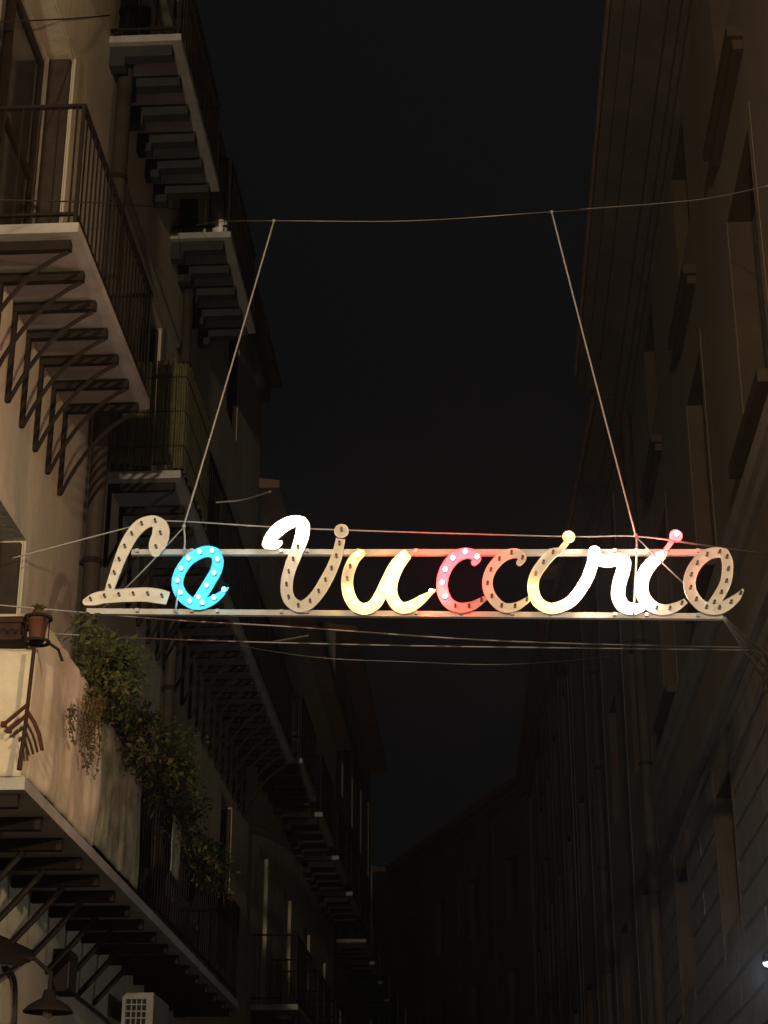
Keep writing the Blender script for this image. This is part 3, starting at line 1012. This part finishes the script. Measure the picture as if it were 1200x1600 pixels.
# terracotta planter and the pot in its ring
PL = thing('planter', 'long dark terracotta planter with round moulded ornaments, beside the small red pot', 'planter', on_y(20, 1010, 10.02))
p, q = on_y(-30, 1005, 10.0), on_y(38, 972, 10.0)
b = MB()
b.box(p.x, q.x, 9.93, 10.16, p.z, q.z)
b.box(p.x - 0.01, q.x + 0.012, 9.915, 10.175, q.z - 0.028, q.z + 0.008)
b.box(p.x - 0.01, q.x + 0.01, 9.918, 10.172, p.z - 0.008, p.z + 0.02)
b.build('trough', M['rust'], PL)
for k in range(4):
    c = on_y(-8 + k * 13, 989, 9.925)
    b = MB()
    pts = [c + V((0.02 * math.cos(a * math.pi / 6), 0, 0.024 * math.sin(a * math.pi / 6))) for a in range(13)]
    b.tube(pts, 0.005, 5, caps=False)
    b.build('ornament', M['iron'], PL)
PT = thing('flower_pot', 'small red flower pot held in an iron ring at the balcony corner', 'pot', on_y(57, 1008, 10.0))
c = on_y(57, 1003, 9.98)
b = MB()
b.lathe(c, [(0.045, 0.0), (0.058, 0.12), (0.063, 0.125), (0.063, 0.15), (0.05, 0.152), (0.045, 0.12), (0.0, 0.115)], 16)
b.build('pot', M['terra'], PT, smooth=True)
b = MB()
b.lathe(c, [(0.064, -0.006), (0.082, -0.008), (0.083, 0.006), (0.064, 0.008), (0.064, -0.006)], 18)
b.lathe(c, [(0.070, 0.142), (0.086, 0.142), (0.086, 0.156), (0.070, 0.156), (0.070, 0.142)], 18)
for k in range(4):
    a = math.pi / 4 + k * math.pi / 2
    e = V((0.078 * math.cos(a), 0.078 * math.sin(a), 0))
    b.tube([c + e, c + e + V((0, 0, 0.15))], 0.004, 5)
b.tube([c + V((0.07, 0.03, 0.0)), c + V((0.12, 0.06, -0.03)), c + V((0.14, 0.1, -0.09))], 0.01, 6)
b.build('ring', M['iron'], PT)
b = MB()
rr = random.Random(2)
for k in range(70):
    a, h = rr.uniform(0, 6.28), rr.uniform(0.15, 0.23)
    r_ = rr.uniform(0, 0.05)
    q = c + V((r_ * math.cos(a), r_ * math.sin(a), h))
    d = V((rr.uniform(-1, 1), rr.uniform(-1, 1), rr.uniform(-0.3, 1))).normalized() * 0.02
    e = d.orthogonal().normalized() * 0.012
    b.quad(q - e, q + d, q + e, q - d)
b.build('succulent', M['leafdry'], PT)


# ---- trailing plants
def plant(y0, y1, ztop, zbot, n, label, seed, dry=0.25, spread=0.2, xo=0.0, pot=True):
    rr = random.Random(seed)
    P = thing('balcony_plant', label, 'plant', (xb + xo, (y0 + y1) / 2, 4.28), 'plants trailing over the lowest balcony')
    fol, dr, st = MB(), MB(), MB()
    tips = []
    base = V((xb - 0.12 + xo, (y0 + y1) / 2, 4.28 + 0.55))
    ns = 34
    for k in range(ns):
        y = rr.uniform(y0, y1)
        edge = abs((y - (y0 + y1) / 2) / ((y1 - y0) / 2))
        zt = ztop - (0.25 * edge ** 2) * (ztop - zbot) - rr.uniform(0, 0.25) * (ztop - zbot)
        out = rr.uniform(-spread, spread * 1.2)
        mid = V((xb + xo + out * 0.5, base.y + (y - base.y) * 0.6, zt))
        drop = rr.random() ** 1.6 * (zt - zbot)
        end = V((xb + xo + out + 0.04, y, zt - drop))
        path = []
        for i in range(7):
            u = i / 6
            path.append(base * (1 - u) ** 2 + mid * 2 * u * (1 - u) + end * u * u + V((rr.uniform(-.02, .02), rr.uniform(-.03, .03), rr.uniform(-.02, .02))))
        st.tube(path, [0.006 * (1 - 0.7 * i / 6) + 0.001 for i in range(7)], 4)
        tips.append(path)
    for k in range(int(n * 1.5)):
        path = rr.choice(tips)
        u = rr.uniform(0.25, 1) * 6
        i = min(int(u), 5)
        q = path[i].lerp(path[i + 1], u - i)
        q = q + V((rr.gauss(0, 0.05), rr.gauss(0, 0.07), rr.gauss(0, 0.05)))
        d = V((rr.uniform(-1, 1), rr.uniform(-1, 1), rr.uniform(-1.1, 0.5))).normalized()
        l = rr.uniform(0.012, 0.024) if rr.random() < 0.7 else rr.uniform(0.024, 0.042)
        e = d.cross(V((rr.uniform(-1, 1), rr.uniform(-1, 1), rr.uniform(-1, 1)))).normalized() * l * rr.uniform(0.3, 0.5)
        tgt = dr if rr.random() < dry * (1.6 if q.z < (ztop + zbot) / 2 else 0.5) else fol
        tgt.add([q - d * l, q - d * l * 0.2 + e, q + d * l, q - d * l * 0.2 - e], [(0, 1, 2, 3)])
    f_ = fol.build('foliage', M['leaf'], P)
    if dr.v:
        dr.build('dry_foliage', M['leafdry'], P)
    st.build('stems', M['stem'], P)
    if pot:
        b = MB()
        b.lathe(V((xb - 0.16, (y0 + y1) / 2, 4.275)), [(0.09, 0), (0.13, 0.26), (0.145, 0.265), (0.145, 0.3), (0.12, 0.3), (0.11, 0.26), (0.0, 0.25)], 14)
        b.build('pot', M['terra'], P, smooth=True)
    return P


plant(11.05, 12.75, 5.82, 5.14, 3000, 'bushy green plant with a rounded top directly under the capital L', 11, 0.10, 0.2, 0.02)
plant(12.5, 13.7, 5.62, 5.0, 2000, 'reddish brown trailing plant in the gap between the two green bushes', 12, 0.42, 0.16, 0.02)
plant(13.4, 14.9, 5.78, 5.05, 1700, 'dark green bush with its top touching the second downpipe', 13, 0.08, 0.2, 0.03)
plant(14.8, 16.0, 5.58, 4.9, 1000, 'thin straggling plant low on the railing beyond the dark green bush', 14, 0.25, 0.15, 0.02)
plant(15.9, 17.6, 5.45, 4.85, 900, 'dry brownish plant at the far end of the planted railing', 15, 0.4, 0.15, 0.02)
# two dried wreaths hanging on the cream sheet
WR = thing('dried_vine', 'dried vine hanging in loops in front of the cream sheet', 'plant', on_x(125, 1190, -2.6))
b = MB()
rr = random.Random(5)
strands = []
for k in range(9):
    x0 = rr.uniform(104, 158)
    x1 = 0.55 * x0 + 0.45 * 132 + rr.uniform(-7, 7)
    y0 = rr.uniform(1085, 1110)
    y1 = rr.uniform(1150, 1216)
    ph = rr.uniform(0, 6)
    pts = [on_x(x0 + (x1 - x0) * i / 9 + 2.5 * math.sin(i * 0.8 + ph), y0 + (y1 - y0) * i / 9, -2.60 - 0.002 * i) for i in range(10)]
    strands.append(pts)
    b.tube(pts, [0.005 - 0.0004 * i for i in range(10)], 4)
b.build('stems', M['stem'], WR)
lf = MB()
for k in range(900):
    pts = rr.choice(strands)
    u = rr.random() ** (1.7 if k < 900 else 1.0) * (len(pts) - 1.01)
    sp = 0.05 - 0.0038 * u
    q = pts[int(u)].lerp(pts[int(u) + 1], u - int(u)) + V((rr.gauss(0, 0.012), rr.gauss(0, sp), rr.gauss(0, sp * 0.8)))
    d = V((rr.uniform(-0.5, 0.5), rr.uniform(-1, 1), rr.uniform(-1, 0.4))).normalized() * rr.uniform(0.010, 0.024)
    e = d.orthogonal().normalized() * rr.uniform(0.005, 0.010)
    lf.quad(q - d, q + e, q + d, q - e)
lf.build('dry_foliage', M['leafdry'], WR)

# ---- reed screen tied on the second balcony
RS = thing('reed_screen', 'ochre reed screen tied round the near end of the long second floor balcony', 'screen', (-2.75, 14.7, 8.28))
cane = None
rr = random.Random(8)
spots = [(-3.33 + k * 0.0235, 14.60, 0) for k in range(29)] + [(-2.665, 14.66 + k * 0.0235, 1) for k in range(60)]
for x, y, f in spots:
    jz = rr.uniform(-0.02, 0.05)
    if cane is None:
        b = MB()
        b.tube([(x, y, 8.30), (x + 0.004, y, 8.75), (x - 0.003, y, 9.36)], 0.0105, 5)
        cane = b.build('cane', M['reed'], RS, origin=(x, y, 8.30))
    else:
        again(cane, (x + rr.uniform(-.003, .003), y + rr.uniform(-.003, .003), 8.30 + jz), RS)
for z in (8.5, 8.85, 9.2):
    b = MB()
    b.tube([(-3.34, 14.585, z), (-2.66, 14.585, z + 0.01), (-2.65, 14.66, z), (-2.65, 16.05, z)], 0.005, 5)
    b.build('tie_wire', M['iron'], RS)

# ---- things on the top balcony
c = on_x(341, 352, -2.78)
P2 = thing('plant_pot', 'small white pot standing at the near corner of the top floor balcony', 'pot', (c.x, 17.06, 12.26))
b = MB()
b.lathe((-2.82, 17.08, 12.262), [(0.06, 0), (0.085, 0.05), (0.092, 0.11), (0.085, 0.17), (0.07, 0.175), (0.06, 0.16), (0, 0.155)], 16)
b.build('pot', M['white'], P2, smooth=True)
b = MB()
b.tube([(-2.99, 17.05, 12.262), (-2.985, 17.05, 12.72)], 0.014, 6)
tag(b.build('stake', M['frame'], None), 'thin pale stake standing on the top floor balcony left of the white pot', 'stake')
P3 = thing('wall_lantern', 'small lantern with a pale globe beside the topmost balcony door', 'lamp', (-3.05, 13.75, 12.75))
b = MB()
b.lathe((-2.76, 13.62, 12.72), [(0.0, 0.0), (0.05, 0.02), (0.065, 0.07), (0.05, 0.12), (0.02, 0.14)], 14)
b.build('globe', M['white'], P3, smooth=True)
b = MB()
b.tube([(-2.76, 13.62, 12.285), (-2.76, 13.62, 12.73)], 0.014, 6)
b.lathe((-2.76, 13.62, 12.85), [(0.07, 0), (0.03, 0.05), (0.01, 0.09)], 12)
b.build('post', M['iron'], P3)

# ---- wall fittings in the lower left corner
AC = thing('air_conditioner', 'beige air conditioner hung on the left wall with a square front grille', 'air conditioner', (-3.1, 16.1, 3.2))
a, c = on_y(192, 1552, 16.0), on_y(240, 1552, 16.0)
x0, x1, zt = a.x, c.x, a.z
b = MB()
b.box(x0, x1, 16.04, 16.8, zt - 0.62, zt)
for u0, u1, v0, v1 in ((x0, x1, zt - 0.05, zt + 0.004), (x0, x1, zt - 0.62, zt - 0.57), (x0, x0 + 0.03, zt - 0.57, zt - 0.05), (x1 - 0.06, x1 + 0.003, zt - 0.57, zt - 0.05)):
    b.box(u0, u1, 16.00, 16.0385, v0, v1)
b.build('casing', M['acgrey'], AC)
for k in range(9):
    z = zt - 0.10 - k * 0.058
    b = MB()
    b.box(x0 + 0.03, x1 - 0.06, 16.012, 16.024, z, z + 0.011)
    b.build('grille_bar', M['acgrey'], AC)
for k in range(3):
    x = x0 + 0.03 + (x1 - x0 - 0.09) * (k + 1) / 4
    b = MB()
    b.box(x - 0.005, x + 0.005, 16.025, 16.036, zt - 0.57, zt - 0.05)
    b.build('grille_bar', M['acgrey'], AC)
b = MB()
b.box(x0 + 0.031, x1 - 0.061, 16.03855, 16.0395, zt - 0.569, zt - 0.051)
b.build('fan_opening', M['glass'], AC)
b = MB()
for y in (16.2, 16.65):
    b.box(-3.357, x1 - 0.02, y - 0.02, y + 0.02, zt - 0.67, zt - 0.625)
    b.box(-3.357, -3.32, y - 0.018, y + 0.018, zt - 0.9, zt - 0.671)
b.build('support', M['iron'], AC)

ls = on_x(76, 1568, -2.98)
LS = thing('wall_lamp', 'unlit wall lamp with a wide dark metal shade low on the left wall', 'lamp', (ls.x, ls.y, ls.z - 0.1))
b = MB()
b.lathe((ls.x, ls.y, ls.z - 0.06), [(0.17, 0.0), (0.168, 0.012), (0.13, 0.05), (0.05, 0.095), (0.035, 0.15), (0.0, 0.152)], 20)
b.build('lamp_shade', M['iron'], LS, smooth=True)
b = MB()
b.tube([(ls.x, ls.y, ls.z + 0.09), (ls.x, ls.y, ls.z + 0.2), (ls.x - 0.12, ls.y, ls.z + 0.3), (-3.355, ls.y, ls.z + 0.31)], 0.016, 8)
b.build('arm', M['iron'], LS)
b = MB()
b.lathe((ls.x, ls.y, ls.z - 0.10), [(0.0, 0), (0.03, 0.01), (0.04, 0.05), (0.025, 0.09)], 12)
b.build('bulb', M['deadbulb'], LS, smooth=True)
jb = on_x(92, 1520, -3.34)
JB = thing('junction_box', 'dark electrical junction box on the wall above the wide lamp shade', 'box', jb)
b = MB()
b.box(-3.357, -3.24, jb.y - 0.16, jb.y + 0.16, jb.z - 0.16, jb.z + 0.16)
b.build('housing', M['iron'], JB)
b = MB()
b.box(-3.2398, -3.228, jb.y - 0.14, jb.y + 0.14, jb.z - 0.14, jb.z + 0.14)
b.build('lid', M['pipe'], JB)
wire('wall_cable', [on_x(100, 1500, -3.33), on_x(103, 1530, -3.33), on_x(120, 1555, -3.33), on_x(145, 1575, -3.33), on_x(172, 1600, -3.33), on_x(190, 1640, -3.33)], 0.012, 'thick black cable drooping along the left wall from the junction box', 0.0, 'cable', None, 'cable')
wire('wall_cable', [on_x(10, 1512, -3.33), on_x(22, 1530, -3.33), on_x(24, 1570, -3.33), on_x(20, 1640, -3.33)], 0.018, 'black cable running down the wall under the small brown canopy', 0.0, 'cable', None, 'cable')
# small sloping canopy at the frame's left edge
cn = on_x(28, 1490, -3.0)
CN = thing('canopy', 'small brown sloping canopy jutting from the wall at the lower left edge', 'canopy', cn)
b = MB()
p0, p1, p2 = on_x(-60, 1438, -3.35), on_x(58, 1492, -3.35), on_x(34, 1510, -3.02)
p3 = on_x(-60, 1500, -3.02)
th = V((0, 0, 0.02))
b.hexa([p3, p2, p1, p0, p3 + th, p2 + th, p1 + th, p0 + th])
b.build('sheet_metal', M['iron'], CN)
b = MB()
b.tube([p2 + V((0, -0.1, -0.01)), V((-3.35, p2.y - 0.1, p2.z - 0.22))], 0.011, 6)
b.build('brace', M['iron'], CN)
# chair like frame and a light fitting on the second building's balcony
fr_ = thing('clothes_rack', 'pale metal clothes rack standing on a balcony beyond the long bracketed one', 'rack', LF2.P(1.2, 8.7, 0.4))
for a, c in (((1.06, 8.70, 0.28), (1.06, 9.25, 0.28)), ((1.06, 8.70, 0.60), (1.06, 9.55, 0.60)), ((1.06, 9.02, 0.28), (1.06, 9.02, 0.60)), ((1.06, 9.12, 0.28), (1.06, 9.12, 0.60)), ((1.06, 8.80, 0.28), (1.06, 8.80, 0.60))):
    b = MB()
    b.tube([LF2.P(*a), LF2.P(*c)], 0.012, 6)
    b.build('rod', M['white'], fr_)

# ------------------------------------------------------------------ lamps of the street
# cold lamp on the right wall, just cut by the frame's edge
lp = on_x(1206, 1506, 2.12)
LM = thing('wall_lamp', 'lit cold white lamp cut by the right edge of the picture', 'lamp', (2.5, lp.y, lp.z))
b = MB()
b.lathe((lp.x, lp.y, lp.z - 0.02), [(0.0, 0.0), (0.05, 0.006), (0.065, 0.022), (0.05, 0.03)], 16)
b.build('lens', LAMPGLOW, LM, smooth=True)
b = MB()
b.lathe((lp.x, lp.y, lp.z), [(0.068, 0.004), (0.075, 0.012), (0.06, 0.07), (0.03, 0.1), (0.0, 0.1)], 16)
b.tube([(lp.x, lp.y, lp.z + 0.09), (lp.x + 0.1, lp.y, lp.z + 0.16), (2.497, lp.y, lp.z + 0.16)], 0.014, 8)
b.build('housing', M['iron'], LM)
lamp('cold_lamp_light', (lp.x - 0.02, lp.y, lp.z - 0.06), 55, (0.88, 0.94, 1.0), 0.06, LM)


def street_lamp(x, y, z, watts, colour, label):
    t = thing('street_lamp', label, 'street lamp', (x, y, 0), 'street lamps behind the viewer')
    b = MB()
    b.lathe((x, y, 0), [(0.14, 0.0), (0.14, 0.25), (0.07, 0.35), (0.045, 0.8), (0.04, z + 0.35), (0.0, z + 0.36)], 14)
    b.build('post', M['iron'], t, smooth=True)
    b = MB()
    b.tube([(x, y, z + 0.3), (x - 0.15, y + 0.15, z + 0.42), (x - 0.32, y + 0.32, z + 0.34)], 0.02, 8)
    b.lathe((x - 0.32, y + 0.32, z + 0.17), [(0.15, 0.0), (0.155, 0.01), (0.10, 0.10), (0.03, 0.17), (0.0, 0.17)], 20)
    b.build('lamp_shade', M['iron'], t, smooth=True)
    b = MB()
    b.lathe((x - 0.32, y + 0.32, z + 0.085), [(0.0, 0.0), (0.05, 0.015), (0.06, 0.06), (0.03, 0.11)], 12)
    b.build('bulb', WARMGLOW, t, smooth=True)
    lamp('street_lamp_light', (x - 0.32, y + 0.32, z), watts, colour, 0.2, t)


street_lamp(4.6, 1.3, 5.6, 3000, (1.0, 0.74, 0.41), 'tall warm street lamp round the corner on the right')
street_lamp(-1.0, -12.0, 5.0, 13000, (1.0, 0.81, 0.56), 'tall warm street lamp standing further back in the street')

# ------------------------------------------------------------------ thin haze volume added to lift the darks and halo the bulbs
b = MB()
b.box(-35, 35, -24, 96, -1.0, 21.5)
hm = bpy.data.materials.new('glow_haze')
hm.use_nodes = True
hn = hm.node_tree
hn.nodes.clear()
ho = hn.nodes.new('ShaderNodeOutputMaterial')
hv = hn.nodes.new('ShaderNodeVolumePrincipled')
hv.inputs['Density'].default_value = 0.0012
hv.inputs['Color'].default_value = (0.62, 0.80, 1.0, 1)
hv.inputs['Anisotropy'].default_value = 0.78
hn.links.new(hv.outputs[0], ho.inputs['Volume'])
hz = b.build('haze', hm)
hz['kind'] = 'stuff'
